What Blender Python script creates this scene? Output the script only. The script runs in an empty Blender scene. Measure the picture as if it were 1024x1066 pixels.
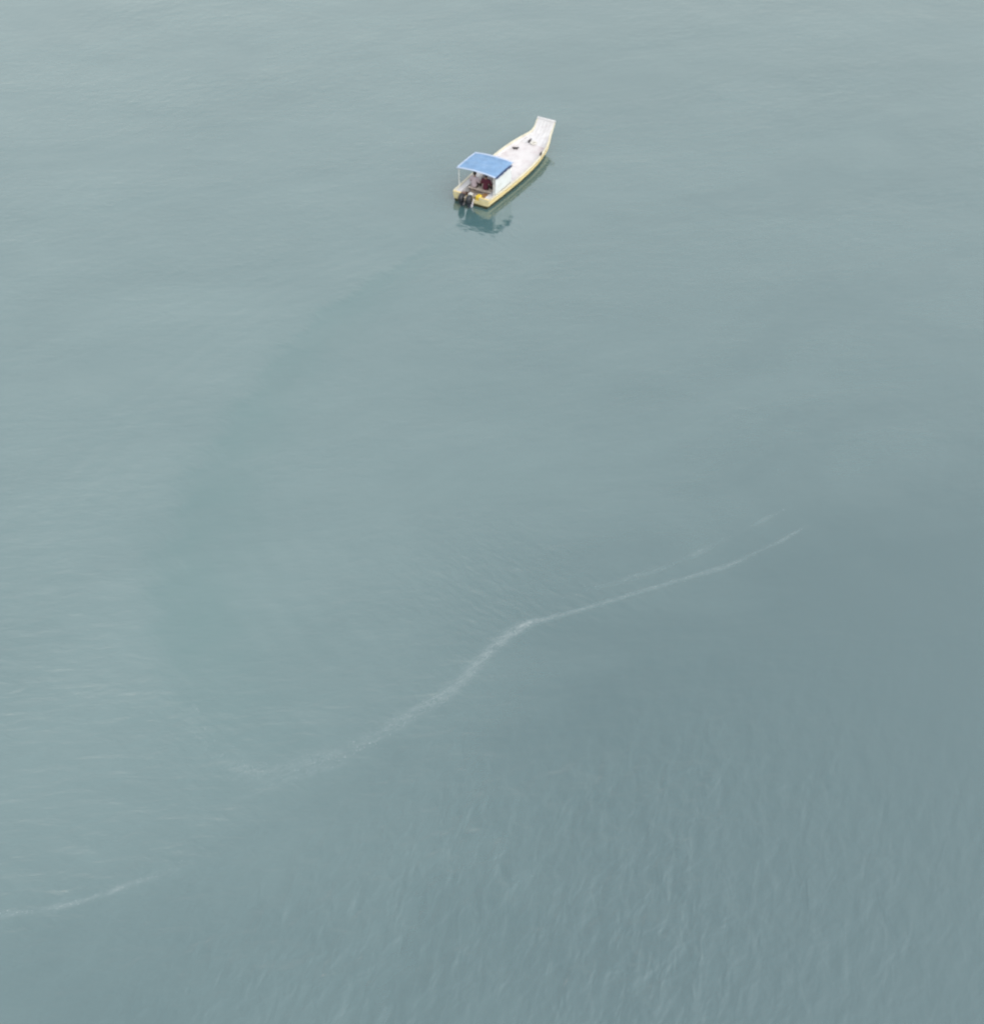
import bpy, bmesh, math, random
import numpy as np
from mathutils import Vector, Matrix, noise

R = math.radians
rng = random.Random(7)
S = bpy.context.scene
COL = S.collection

# ------------------------------------------------------------------ camera
CAM_H, DEP, FPX = 47.0, R(37.8), 1990.0          # height over the water, pitch down, focal length in photo pixels
cd = bpy.data.cameras.new('camera')
cd.sensor_fit = 'HORIZONTAL'; cd.sensor_width = 36; cd.lens = 36 * FPX / 1024
cd.clip_start = 0.5; cd.clip_end = 12000
cam = bpy.data.objects.new('camera', cd); COL.objects.link(cam)
cam.location = (0, 0, CAM_H); cam.rotation_euler = (math.pi / 2 - DEP, 0, 0)
S.camera = cam

# ------------------------------------------------------------------ sky, sun, exposure
SUN_EL, SUN_AZ = R(50), R(128)                   # azimuth from +Y, clockwise seen from above
w = bpy.data.worlds.new('World'); S.world = w; w.use_nodes = True
nt = w.node_tree; nt.nodes.clear()
sky = nt.nodes.new('ShaderNodeTexSky'); sky.sky_type = 'NISHITA'; sky.sun_disc = False
sky.sun_elevation = SUN_EL; sky.sun_rotation = SUN_AZ
sky.air_density = 2.6; sky.dust_density = 1.8; sky.ozone_density = 1.0
hs = nt.nodes.new('ShaderNodeHueSaturation'); hs.inputs['Saturation'].default_value = 0.2
bg = nt.nodes.new('ShaderNodeBackground'); bg.inputs['Strength'].default_value = 0.15
wo = nt.nodes.new('ShaderNodeOutputWorld')
nt.links.new(sky.outputs[0], hs.inputs['Color']); nt.links.new(hs.outputs[0], bg.inputs['Color'])
nt.links.new(bg.outputs[0], wo.inputs['Surface'])
sl = bpy.data.lights.new('sun', 'SUN'); sl.energy = 0.5; sl.angle = R(50); sl.color = (1, 0.965, 0.91)
sun = bpy.data.objects.new('sun', sl); COL.objects.link(sun)
sdir = Vector((math.sin(SUN_AZ) * math.cos(SUN_EL), math.cos(SUN_AZ) * math.cos(SUN_EL), math.sin(SUN_EL)))
sun.rotation_euler = sdir.to_track_quat('Z', 'Y').to_euler(); sun.location = sdir * 80
S.view_settings.view_transform = 'Standard'; S.view_settings.look = 'None'
S.view_settings.exposure = 0.97; S.view_settings.gamma = 1
S.render.engine = 'CYCLES'
S.cycles.pixel_filter_type = 'BLACKMAN_HARRIS'; S.cycles.filter_width = 2.4

# ------------------------------------------------------------------ helpers
def un(u, v, z=0.0):
    """photo pixel -> point on the level z"""
    x, y = (u - 512) / FPX, -(v - 533) / FPX
    d = (x, math.cos(DEP) + y * math.sin(DEP), -math.sin(DEP) + y * math.cos(DEP))
    t = (CAM_H - z) / -d[2]
    return Vector((d[0] * t, d[1] * t, z))

def mat(name, col, rough=0.6, var=0.0, scale=6.0, metallic=0.0, bump=0.0, spec=0.5, dirt=None, dirt_amt=0.0):
    m = bpy.data.materials.new(name); m.use_nodes = True
    n, l = m.node_tree.nodes, m.node_tree.links
    p = n['Principled BSDF']
    p.inputs['Base Color'].default_value = (*col, 1); p.inputs['Roughness'].default_value = rough
    p.inputs['Metallic'].default_value = metallic; p.inputs['Specular IOR Level'].default_value = spec
    if var or dirt:
        tc = n.new('ShaderNodeTexCoord')
        nz = n.new('ShaderNodeTexNoise'); nz.inputs['Scale'].default_value = scale; nz.inputs['Detail'].default_value = 6
        nz.inputs['Roughness'].default_value = 0.65
        l.new(tc.outputs['Object'], nz.inputs['Vector'])
        rp = n.new('ShaderNodeValToRGB'); l.new(nz.outputs['Fac'], rp.inputs['Fac'])
        e = rp.color_ramp.elements
        e[0].position = 0.3; e[1].position = 0.7
        e[0].color = (*[c * (1 - var) for c in col], 1); e[1].color = (*[min(0.9, c * (1 + var)) for c in col], 1)
        out = rp.outputs[0]
        if dirt:
            n2 = n.new('ShaderNodeTexNoise'); n2.inputs['Scale'].default_value = scale * 0.55; n2.inputs['Detail'].default_value = 9
            n2.inputs['Roughness'].default_value = 0.75
            mp = n.new('ShaderNodeMapping'); mp.inputs['Location'].default_value = (3.1, 7.7, 1.3)
            l.new(tc.outputs['Object'], mp.inputs[0]); l.new(mp.outputs[0], n2.inputs['Vector'])
            r2 = n.new('ShaderNodeValToRGB'); r2.color_ramp.elements[0].position = 0.5; r2.color_ramp.elements[1].position = 0.72
            r2.color_ramp.elements[1].color = (dirt_amt,) * 3 + (1,)
            l.new(n2.outputs['Fac'], r2.inputs['Fac'])
            mx = n.new('ShaderNodeMix'); mx.data_type = 'RGBA'
            l.new(r2.outputs[0], mx.inputs['Factor']); l.new(out, mx.inputs['A']); mx.inputs['B'].default_value = (*dirt, 1)
            out = mx.outputs['Result']
        l.new(out, p.inputs['Base Color'])
        if bump:
            b = n.new('ShaderNodeBump'); b.inputs['Strength'].default_value = 1; b.inputs['Distance'].default_value = bump
            l.new(nz.outputs['Fac'], b.inputs['Height']); l.new(b.outputs[0], p.inputs['Normal'])
    return m

def mesh_obj(name, verts, faces, material=None, parent=None, smooth=False):
    me = bpy.data.meshes.new(name); me.from_pydata([tuple(v) for v in verts], [], faces); me.update()
    bm = bmesh.new(); bm.from_mesh(me); bmesh.ops.recalc_face_normals(bm, faces=bm.faces); bm.to_mesh(me); bm.free()
    if smooth: me.shade_smooth()
    return link(name, me, material, parent)

def link(name, me, material=None, parent=None):
    o = bpy.data.objects.new(name, me); COL.objects.link(o)
    for m in (material if isinstance(material, (list, tuple)) else [material]):
        if m: me.materials.append(m)
    if parent: o.parent = parent
    return o

def bm_obj(name, bm, material=None, parent=None, smooth=True, angle=35):
    bmesh.ops.recalc_face_normals(bm, faces=bm.faces)
    me = bpy.data.meshes.new(name); bm.to_mesh(me); bm.free()
    if smooth:
        me.shade_smooth(); me.set_sharp_from_angle(angle=R(angle))
    return link(name, me, material, parent)

def empty(name, loc, rz=0.0):
    o = bpy.data.objects.new(name, None); COL.objects.link(o); o.empty_display_size = 0.3
    o.location = loc; o.rotation_euler = (0, 0, rz); return o

def tag(o, label=None, cat=None, group=None, kind=None):
    for k, v in (('label', label), ('category', cat), ('group', group), ('kind', kind)):
        if v: o[k] = v
    return o

def box(bm, x0, x1, y0, y1, z0, z1, bev=0.0, rot=None):
    g = bmesh.ops.create_cube(bm, size=1)
    M = Matrix.Translation(((x0 + x1) / 2, (y0 + y1) / 2, (z0 + z1) / 2))
    if rot is not None: M = M @ rot
    bmesh.ops.transform(bm, matrix=M @ Matrix.Diagonal((x1 - x0, y1 - y0, z1 - z0, 1)), verts=g['verts'])
    if bev:
        es = list({e for v in g['verts'] for e in v.link_edges})
        bmesh.ops.bevel(bm, geom=es, offset=bev, segments=2, profile=0.5, affect='EDGES')

def tube(bm, pts, rad, seg=8, caps=True):
    pts = [Vector(p) for p in pts]; n = len(pts)
    rad = rad if isinstance(rad, (list, tuple)) else [rad] * n
    t0 = (pts[1] - pts[0]).normalized()
    ref = Vector((0, 0, 1)) if abs(t0.z) < 0.9 else Vector((1, 0, 0))
    rings = []
    for i, p in enumerate(pts):
        t = (pts[min(i + 1, n - 1)] - pts[max(i - 1, 0)]).normalized()
        a = t.cross(ref).normalized(); b = a.cross(t).normalized(); ref = b
        rings.append([bm.verts.new(p + (a * math.cos(k * 2 * math.pi / seg) + b * math.sin(k * 2 * math.pi / seg)) * rad[i]) for k in range(seg)])
    for r0, r1 in zip(rings, rings[1:]):
        for k in range(seg):
            bm.faces.new((r0[k], r0[(k + 1) % seg], r1[(k + 1) % seg], r1[k]))
    if caps:
        bm.faces.new(rings[0][::-1]); bm.faces.new(rings[-1])

def lathe(bm, prof, seg=16, M=None):
    M = M or Matrix()
    rings = [[bm.verts.new(M @ Vector((r * math.cos(k * 2 * math.pi / seg), r * math.sin(k * 2 * math.pi / seg), z))) for k in range(seg)] for r, z in prof]
    for r0, r1 in zip(rings, rings[1:]):
        for k in range(seg):
            bm.faces.new((r0[k], r0[(k + 1) % seg], r1[(k + 1) % seg], r1[k]))
    bm.faces.new(rings[0][::-1]); bm.faces.new(rings[-1])

def loft_rings(bm, rings):
    vs = [[bm.verts.new(p) for p in r] for r in rings]; n = len(vs[0])
    for a, b in zip(vs, vs[1:]):
        for k in range(n):
            bm.faces.new((a[k], a[(k + 1) % n], b[(k + 1) % n], b[k]))
    bm.faces.new(vs[0][::-1]); bm.faces.new(vs[-1])

def lerp(x, xs, ys):
    return float(np.interp(x, xs, ys))

def smooth_curve(xs, ys, x):
    """cubic (Catmull-Rom) interpolation through stations"""
    i = max(0, min(len(xs) - 2, int(np.searchsorted(xs, x, side='right')) - 1))
    x0, x1 = xs[i], xs[i + 1]; t = min(1, max(0, (x - x0) / (x1 - x0)))
    def sl_(j):
        a, b = max(0, j - 1), min(len(xs) - 1, j + 1); return (ys[b] - ys[a]) / (xs[b] - xs[a])
    m0, m1, h = sl_(i), sl_(i + 1), x1 - x0
    return (2*t**3 - 3*t**2 + 1) * ys[i] + (t**3 - 2*t**2 + t) * h * m0 + (-2*t**3 + 3*t**2) * ys[i + 1] + (t**3 - t**2) * h * m1

# ------------------------------------------------------------------ boat placement (needed by the wake)
BO = un(490.5, 212.75); HEAD = R(60.6)
HX = np.array([math.cos(HEAD), math.sin(HEAD)]); HY = np.array([-math.sin(HEAD), math.cos(HEAD)])

# ------------------------------------------------------------------ water
FRONT = [(1150, 430), (960, 500), (830, 553), (795, 572), (760, 588), (720, 600), (640, 624), (565, 645), (540, 652), (520, 665),
         (500, 687), (485, 705), (460, 725), (430, 742), (400, 760), (350, 790), (280, 830), (200, 885), (130, 925), (75, 941), (0, 955), (-150, 985)]
TRACK = [(485, 222), (440, 258), (395, 285), (330, 325), (275, 382), (228, 445), (188, 508), (166, 570), (160, 640), (172, 710), (192, 780), (196, 860)]
SIDE = -1
# drifts of foam: (pixel, half width in m, cover)
FOAM_MAIN = [(845, 545, .06, .0), (828, 554, .06, .10), (815, 562, .06, .16), (795, 572, .06, .07), (760, 588, .07, .16), (735, 596, .09, .20), (720, 600, .07, .14), (680, 612, .06, .16), (640, 624, .06, .18), (600, 636, .07, .20), (565, 645, .09, .22), (545, 650, .14, .30),
             (530, 660, .17, .25), (515, 672, .17, .20), (500, 687, .18, .19), (485, 705, .19, .17), (460, 725, .21, .15), (430, 742, .24, .13), (400, 760, .28, .09), (370, 778, .34, .07)]
FOAM_FAINT = [(830, 524, .08, .0), (808, 534, .08, .03), (795, 541, .08, .09), (782, 548, .08, .02), (745, 566, .09, .02), (725, 576, .10, .09), (712, 582, .1, .02), (690, 591, .1, .03), (680, 594, .11, .07), (642, 607, .13, .05), (610, 615, .14, .02), (575, 628, .14, .0)]
FOAM_LEFT = [(-20, 957, .10, .10), (10, 951, .10, .13), (40, 948, .09, .07), (70, 942, .09, .24), (85, 938, .08, .12), (105, 932, .08, .14), (122, 926, .08, .24), (135, 921, .09, .11), (160, 913, .12, .06), (195, 898, .2, .03)]
FOAM_PATCH = [(372, 776, .32, .05), (340, 790, .32, .07), (300, 800, .32, .08), (275, 806, .34, .08), (250, 800, .40, .07), (228, 790, .40, .03), (212, 772, .4, .02), (204, 748, .25, .02), (202, 738, .10, .07), (200, 730, .1, .0)]
FOAM_LOWER = [(360, 792, .14, .06), (330, 802, .14, .07), (300, 812, .15, .07), (270, 824, .15, .05), (245, 835, .16, .03)]
front_g = np.array([un(*p).xy[:] for p in FRONT]); track_g = np.array([un(*p).xy[:] for p in TRACK])

def poly_dist(P, L):
    """signed side and distance of points P to polyline L, and the place along it (0..1)"""
    best = np.full(len(P), 1e9); sd = np.zeros(len(P)); al = np.zeros(len(P))
    seg = np.linalg.norm(np.diff(L, axis=0), axis=1); cum = np.concatenate([[0], np.cumsum(seg)])
    for i in range(len(L) - 1):
        a, b = L[i], L[i + 1]; d = b - a; t = np.clip(((P - a) @ d) / (d @ d), 0, 1)
        q = a + t[:, None] * d; r = np.linalg.norm(P - q, axis=1)
        c = d[0] * (P[:, 1] - a[1]) - d[1] * (P[:, 0] - a[0])
        k = r < best; best[k] = r[k]; sd[k] = np.sign(c[k]); al[k] = (cum[i] + t[k] * seg[i]) / cum[-1]
    return sd, best, al

def blob(P, u, v, ru, rv):
    c = un(u, v); a = un(u + ru, v); b = un(u, v - rv)
    return np.exp(-((P[:, 0] - c.x) / (a.x - c.x))**2 - ((P[:, 1] - c.y) / (b.y - c.y))**2)

def axis(lo, hi, step, far):
    inner = list(np.arange(lo, hi + step / 2, step)); out_hi = []; out_lo = []; s = step; x = inner[-1]
    while x < far: s *= 1.35; x += s; out_hi.append(x)
    s = step; x = inner[0]
    while x > -far: s *= 1.35; x -= s; out_lo.append(x)
    return np.array(out_lo[::-1] + inner + out_hi)

wrng = np.random.default_rng(3)
SWELL = []
for i in range(26):
    lam = wrng.uniform(1.6, 7.0); th = R(wrng.normal(80, 38)); SWELL.append((2 * math.pi / lam, th, wrng.uniform(0, 6.28), 0.00042 * lam**0.8))

def height(P):
    x, y = P[:, 0], P[:, 1]; z = np.zeros(len(P))
    for k, th, ph, a in SWELL:
        z += a * np.sin(k * (x * math.cos(th) + y * math.sin(th)) + ph + 0.6 * np.sin(0.11 * x + 0.07 * y + ph))
    # waves left by the boat: chevrons fanning out on both sides of its track
    sd, d, al = poly_dist(P, track_g)
    env = np.exp(-((d - 1.3 - 5.0 * al) / (1.0 + 2.2 * al))**2) * (0.25 + al) * np.clip(al * 14, 0, 1) * np.clip((1 - al) * 6, 0, 1)
    z += 0.006 * env * np.sin(2 * math.pi * (d - 13 * al) / (0.85 + 0.5 * al))
    return z

xs = axis(-35, 35, 0.125, 4500); ys = axis(33, 116, 0.125, 4500)
X, Y = np.meshgrid(xs, ys); P = np.stack([X.ravel(), Y.ravel()], 1)
near = np.exp(-np.maximum(0, np.abs(P[:, 0]) - 60)**2 / 900) * np.exp(-np.maximum(0, np.abs(P[:, 1] - 76) - 75)**2 / 900)
Z = height(P) * near
# stay clear of the inside of the hull: the water is calm right round the boat
nx, ny = len(xs), len(ys)
idx = np.arange(nx * ny).reshape(ny, nx)
faces = np.stack([idx[:-1, :-1], idx[:-1, 1:], idx[1:, 1:], idx[1:, :-1]], -1).reshape(-1, 4)
me = bpy.data.meshes.new('water')
me.vertices.add(len(P)); me.vertices.foreach_set('co', np.column_stack([P, Z]).astype(np.float32).ravel())
me.loops.add(faces.size); me.loops.foreach_set('vertex_index', faces.ravel().astype(np.int32))
me.polygons.add(len(faces)); me.polygons.foreach_set('loop_start', np.arange(0, faces.size, 4, dtype=np.int32))
me.polygons.foreach_set('loop_total', np.full(len(faces), 4, dtype=np.int32))
me.update(calc_edges=True); me.shade_smooth()

sdF, dF, alF = poly_dist(P, front_g); sdT, dT, alT = poly_dist(P, track_g)
side = -sdF * dF                                            # positive on the far side of the foam front
upper = 0.5 + 0.5 * np.tanh(side / 5.0)
off = -dT * sdT * SIDE + (0.10 + 0.7 * alT) * (0.5 * np.sin(P[:, 0] * 1.9 + P[:, 1] * 0.8) + 0.35 * np.sin(P[:, 1] * 2.7 - P[:, 0] * 1.1 + 1) + 0.3 * np.sin(P[:, 0] * 5.1 + P[:, 1] * 3.7))                                        # metres to the inside of the turn
slick = 1 / (1 + np.exp(-off / (0.18 + 0.5 * alT))) * np.exp(-np.maximum(0, off - 0.5)**2 / (1.0 + 3.0 * alT)**2) * np.clip(alT * 6, 0, 1) * np.clip((1 - alT) * 5, 0, 1) * (0.75 + 0.35 * alT)
left_rip = np.clip(0.7 * blob(P, 60, 700, 260, 250) + blob(P, 100, 850, 300, 140) + 0.5 * blob(P, 450, 720, 260, 120), 0, 1.2) * (1 - 0.7 * slick)
streak = np.clip(blob(P, 480, 960, 280, 150) + 0.65 * blob(P, 680, 850, 260, 170) + 0.4 * blob(P, 850, 950, 300, 200) + 0.6 * blob(P, 230, 1000, 200, 90), 0, 1.2) * (1 - upper)
eddy = np.clip(0.3 * blob(P, 545, 200, 40, 22) + 0.6 * blob(P, 505, 243, 50, 18) + 0.45 * np.exp(-((off - 0.1) / (0.25 + 0.6 * alT))**2) * np.clip(alT * 8, 0, 1) * np.clip((1 - alT) * 4, 0, 1) + 0.9 * blob(P, 500, 610, 110, 60) + 0.8 * blob(P, 210, 770, 60, 60) + 0.6 * np.exp(-(dF / 1.2)**2) / (1 + np.exp((P[:, 0] - un(720, 600).x) / 1.2)), 0, 1)
milk = np.zeros(len(P))                                     # fine bubbles under and round the foam
for L in (FOAM_MAIN, FOAM_FAINT, FOAM_LEFT, FOAM_PATCH, FOAM_LOWER):
    lg = np.array([un(q[0], q[1]).xy[:] for q in L]); cm = np.concatenate([[0], np.cumsum(np.linalg.norm(np.diff(lg, axis=0), axis=1))]); cm /= cm[-1]
    _, dm, am = poly_dist(P, lg)
    ww = np.interp(am, cm, [q[2] for q in L]) * 1.3; cc = np.interp(am, cm, [q[3] for q in L]) * 1.3
    wig = 0.12 * np.sin(P[:, 0] * 2.1 + 1) * np.sin(P[:, 1] * 1.3)
    milk = np.maximum(milk, cc * np.exp(-(np.abs(dm + 0.6 * ww * wig) / ww)**2))
milk = np.clip(milk, 0, 1)
silt_sheen = 0.12 + 0.40 * upper + 0.25 * blob(P, 120, 700, 330, 420) - 0.12 * slick - 0.2 * blob(P, 950, 800, 350, 400) - 0.12 * np.tanh(P[:, 0] / 18)  # silt, plus slick's darker and left side's brighter sky reflection put into colour
for nme, arr in (('ripple', left_rip), ('streak', streak), ('eddy', eddy), ('silt_sheen', silt_sheen), ('slick', slick), ('lee', blob(P, 515, 215, 90, 50)), ('milk', milk)):
    at = me.attributes.new(nme, 'FLOAT', 'POINT'); at.data.foreach_set('value', arr.astype(np.float32))

wm = bpy.data.materials.new('sea_water'); wm.use_nodes = True
n, l = wm.node_tree.nodes, wm.node_tree.links
p = n['Principled BSDF']
def attr(name):
    a = n.new('ShaderNodeAttribute'); a.attribute_name = name; return a.outputs['Fac']
def math_(op, a, b=None, c=None):
    m = n.new('ShaderNodeMath'); m.operation = op
    for i, q in enumerate((a, b, c)):
        if q is None: continue
        if isinstance(q, (int, float)): m.inputs[i].default_value = q
        else: l.new(q, m.inputs[i])
    return m.outputs[0]
tc = n.new('ShaderNodeTexCoord')
def nz(scale, rot, loc=(0, 0, 0), detail=3, rough=0.55, dist=0.0):
    mp = n.new('ShaderNodeMapping'); mp.vector_type = 'TEXTURE'
    mp.inputs['Rotation'].default_value = (0, 0, R(rot)); mp.inputs['Scale'].default_value = (*scale, 1); mp.inputs['Location'].default_value = loc
    l.new(tc.outputs['Object'], mp.inputs[0])
    t = n.new('ShaderNodeTexNoise'); t.inputs['Scale'].default_value = 1; t.inputs['Detail'].default_value = detail
    t.inputs['Roughness'].default_value = rough; t.inputs['Distortion'].default_value = dist
    l.new(mp.outputs[0], t.inputs['Vector']); return t.outputs['Fac']
patch = nz((9, 5), 10, (5, 3, 0), 3)
patch2 = nz((4, 9), -12, (15, 3, 0), 3)
gust = math_('MULTIPLY_ADD', nz((14, 6), 12, (3, 8, 0), 4, 0.6, 0.8), 2.6, -0.6)
base_h = math_('MULTIPLY', math_('MULTIPLY', math_('ADD', nz((0.9, 0.40), 4, detail=4, rough=0.6, dist=0.4), nz((0.8, 0.5), 62, (3, 1, 0), 2)), 0.019), math_('MAXIMUM', gust, 0.15))                            # breeze ripples everywhere
rip = math_('MULTIPLY', math_('MULTIPLY', math_('ADD', nz((1.3, 0.48), 5, (2, 1, 0), 3, 0.5, 0.4), math_('MULTIPLY', nz((2.6, 1.3), -20, (7, 1, 0), 1, 0.4, 0.3), 1.0)), 0.115), math_('MULTIPLY', attr('ripple'), patch))
stk = math_('MULTIPLY', math_('MULTIPLY', math_('ADD', nz((0.50, 1.35), -15, (4, 9, 0), 2, 0.5, 0.45), nz((0.75, 1.1), -48, (1, 9, 0), 2, 0.45, 0.4)), 0.145), math_('MULTIPLY', attr('streak'), patch2))
edd = math_('MULTIPLY', math_('MULTIPLY', nz((0.36, 0.8), 50, (8, 1, 0), 2, 0.45, 0.3), 0.05), attr('eddy'))
calm = math_('SUBTRACT', 1.0, math_('MAXIMUM', math_('MULTIPLY', attr('slick'), 0.6), math_('MULTIPLY', attr('lee'), 0.6)))
hgt = math_('ADD', math_('ADD', math_('MULTIPLY', base_h, calm), rip), math_('ADD', stk, edd))
bp = n.new('ShaderNodeBump'); bp.inputs['Strength'].default_value = 1.0; bp.inputs['Distance'].default_value = 1.0
l.new(hgt, bp.inputs['Height']); l.new(bp.outputs[0], p.inputs['Normal'])
# silty green-grey body of the water; the murky water stands on the far side of the foam front
cloud = nz((11, 6), 20, (1, 7, 0), 6, 0.65, 0.6)
tone = math_('ADD', attr('silt_sheen'), math_('MULTIPLY', math_('SUBTRACT', cloud, 0.5), 0.7))
rp = n.new('ShaderNodeValToRGB'); l.new(tone, rp.inputs['Fac'])
rp.color_ramp.elements[0].position = 0.0; rp.color_ramp.elements[1].position = 1.0
rp.color_ramp.elements[0].color = (0.016, 0.063, 0.070, 1); rp.color_ramp.elements[1].color = (0.082, 0.143, 0.146, 1)
sm_ = n.new('ShaderNodeMix'); sm_.data_type = 'RGBA'; l.new(math_('MULTIPLY', attr('slick'), math_('MULTIPLY_ADD', nz((3.5, 1.6), 35, (6, 2, 0), 4, 0.6, 0.5), 0.7, 0.08)), sm_.inputs['Factor'])
l.new(rp.outputs[0], sm_.inputs['A']); sm_.inputs['B'].default_value = (0.034, 0.108, 0.108, 1)  # duller sky reflection of the slick, painted into the body colour
torn = n.new('ShaderNodeMapRange'); torn.inputs['From Min'].default_value = 0.40; torn.inputs['From Max'].default_value = 0.68
l.new(nz((0.55, 0.16), 28, (3, 3, 0), 5, 0.65, 0.8), torn.inputs['Value'])
mk = n.new('ShaderNodeMix'); mk.data_type = 'RGBA'; l.new(math_('MULTIPLY', attr('milk'), math_('MULTIPLY_ADD', torn.outputs[0], 0.95, 0.25)), mk.inputs['Factor'])
l.new(sm_.outputs['Result'], mk.inputs['A']); mk.inputs['B'].default_value = (0.30, 0.345, 0.35, 1)
l.new(mk.outputs['Result'], p.inputs['Base Color'])
p.inputs['Roughness'].default_value = 0.07; p.inputs['IOR'].default_value = 2.3
water = link('water', me, wm); tag(water, 'calm grey-green sea with faint ripples', kind='structure')

# ------------------------------------------------------------------ boat materials
M_hull = mat('hull_paint', (0.63, 0.55, 0.31), 0.45, 0.10, 3.0, dirt=(0.33, 0.27, 0.13), dirt_amt=0.45)
M_white = mat('white_paint', (0.55, 0.54, 0.55), 0.5, 0.06, 4.0, dirt=(0.33, 0.29, 0.29), dirt_amt=0.6)
M_deck = mat('deck_paint', (0.53, 0.505, 0.51), 0.6, 0.08, 2.5, dirt=(0.32, 0.24, 0.25), dirt_amt=0.7)
M_rail = mat('cream_rail_paint', (0.56, 0.52, 0.41), 0.5, 0.08, 4.0, dirt=(0.33, 0.27, 0.17), dirt_amt=0.6)
M_cream = mat('cream_paint', (0.62, 0.50, 0.24), 0.5, 0.08, 4.0, dirt=(0.35, 0.25, 0.12), dirt_amt=0.4)
M_bilge = mat('cockpit_paint', (0.60, 0.51, 0.44), 0.7, 0.15, 5.0, dirt=(0.20, 0.13, 0.09), dirt_amt=0.6)
M_tarp = mat('blue_tarpaulin', (0.13, 0.235, 0.39), 0.6, 0.14, 3.0, bump=0.02, dirt=(0.22, 0.34, 0.52), dirt_amt=0.7)
M_trim = mat('pale_edging', (0.36, 0.43, 0.56), 0.6, 0.06, 5.0)
M_screen = mat('pale_canvas', (0.57, 0.60, 0.61), 0.8, 0.08, 4.0, bump=0.01, dirt=(0.36, 0.38, 0.33), dirt_amt=0.6)
M_navy = mat('navy_tarpaulin', (0.012, 0.03, 0.09), 0.6, 0.2, 5.0)
M_pole = mat('white_pipe', (0.62, 0.62, 0.60), 0.4, 0.05, 6.0)
M_black = mat('black_cowl', (0.015, 0.017, 0.022), 0.35, 0.2, 6.0)
M_grey = mat('grey_casting', (0.48, 0.46, 0.50), 0.45, 0.1, 6.0)
M_leg = mat('dark_casting', (0.025, 0.03, 0.045), 0.4, 0.2, 6.0)
M_dark = mat('dark_iron', (0.03, 0.026, 0.03), 0.6, 0.2, 9.0)
M_yel = mat('yellow_plastic', (0.72, 0.52, 0.06), 0.45, 0.06, 9.0)
M_wood = mat('brown_wood', (0.38, 0.21, 0.10), 0.7, 0.25, 12.0, bump=0.004)
M_rope = mat('pale_rope', (0.62, 0.60, 0.55), 0.85, 0.12, 30.0)
M_brown = mat('brown_plastic', (0.17, 0.085, 0.05), 0.5, 0.1, 9.0)
M_sack = mat('pale_sack', (0.56, 0.50, 0.46), 0.85, 0.12, 10.0, bump=0.01)
M_skin = mat('skin', (0.30, 0.16, 0.10), 0.55, 0.06, 12.0)
M_hair = mat('black_hair', (0.012, 0.010, 0.012), 0.5, 0.2, 30.0)
M_pink = mat('pale_pink_cloth', (0.46, 0.38, 0.42), 0.85, 0.08, 9.0, bump=0.006)
M_maroon = mat('maroon_cloth', (0.085, 0.012, 0.03), 0.85, 0.2, 9.0, bump=0.006)
M_trou = mat('dark_cloth', (0.035, 0.025, 0.022), 0.85, 0.2, 9.0)
M_foam = mat('sea_foam', (0.55, 0.60, 0.61), 0.8, 0.1, 9.0)

# ------------------------------------------------------------------ fishing boat (local x = forward, y = port)
boat = empty('fishing_boat', (BO.x, BO.y, 0), HEAD)
tag(boat, 'long yellow and white open boat with blue canopy, upturned prow board and two outboard motors', 'boat')
SX = [0, 1.5, 3.0, 4.5, 5.5, 6.3, 7.0, 7.4, 7.7, 8.02]
GW = [1.04, 1.12, 1.16, 1.14, 1.06, 0.92, 0.72, 0.58, 0.52, 0.50]      # half width at the gunwale
GZ = [0.50, 0.48, 0.48, 0.51, 0.55, 0.60, 0.66, 0.72, 0.88, 1.25]
KZ = [-0.30, -0.32, -0.32, -0.28, -0.20, -0.06, 0.18, 0.44, 0.72, 1.14]
CW = [0.90, 0.96, 0.99, 0.95, 0.87, 0.76, 0.62, 0.50, 0.46, 0.45]       # half width at the chine
gw = lambda x: smooth_curve(SX, GW, x); gz = lambda x: smooth_curve(SX, GZ, x)
kz = lambda x: smooth_curve(SX, KZ, x); cw = lambda x: smooth_curve(SX, CW, x)
def section(x, inset=0.0):
    g, z1, z0, c = gw(x) - inset, gz(x), kz(x), cw(x) - inset
    zc = z0 + min(0.10, 0.5 * (z1 - z0))
    half = [(g, z1), (c + (g - c) * 0.78, zc + (z1 - zc) * 0.66), (c + (g - c) * 0.45, zc + (z1 - zc) * 0.33), (c, zc), (c * 0.5, z0 + (zc - z0) * 0.35), (0, z0)]
    return half
stations = list(np.linspace(0, 6, 25)) + list(np.linspace(6.1, 8.02, 24))
verts, faces_ = [], []
for x in stations:
    h = section(x); ring = [(y, z) for y, z in h] + [(-y, z) for y, z in h[-2::-1]]
    verts += [(x, y, z) for y, z in ring]
nr = 11
for i in range(len(stations) - 1):
    for k in range(nr - 1):
        a = i * nr + k; faces_.append((a, a + 1, a + nr + 1, a + nr))
e = (len(stations) - 1) * nr
faces_.append(tuple(range(e, e + nr)))
me = bpy.data.meshes.new('hull'); me.from_pydata(verts, [], faces_); me.update(); me.shade_smooth(); me.set_sharp_from_angle(angle=R(30))
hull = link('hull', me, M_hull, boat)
lv = []
for x in stations:
    h = section(x, 0.03); h = [(max(0, y), z + (0.0 if k == 0 else 0.03)) for k, (y, z) in enumerate(h)]
    lv += [(x, y, z) for y, z in h] + [(x, -y, z) for y, z in h[-2::-1]]
me = bpy.data.meshes.new('hull_lining'); me.from_pydata(lv, [], faces_[:-1]); me.update(); me.shade_smooth(); me.set_sharp_from_angle(angle=R(30))
link('hull_lining', me, M_white, boat)
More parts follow.
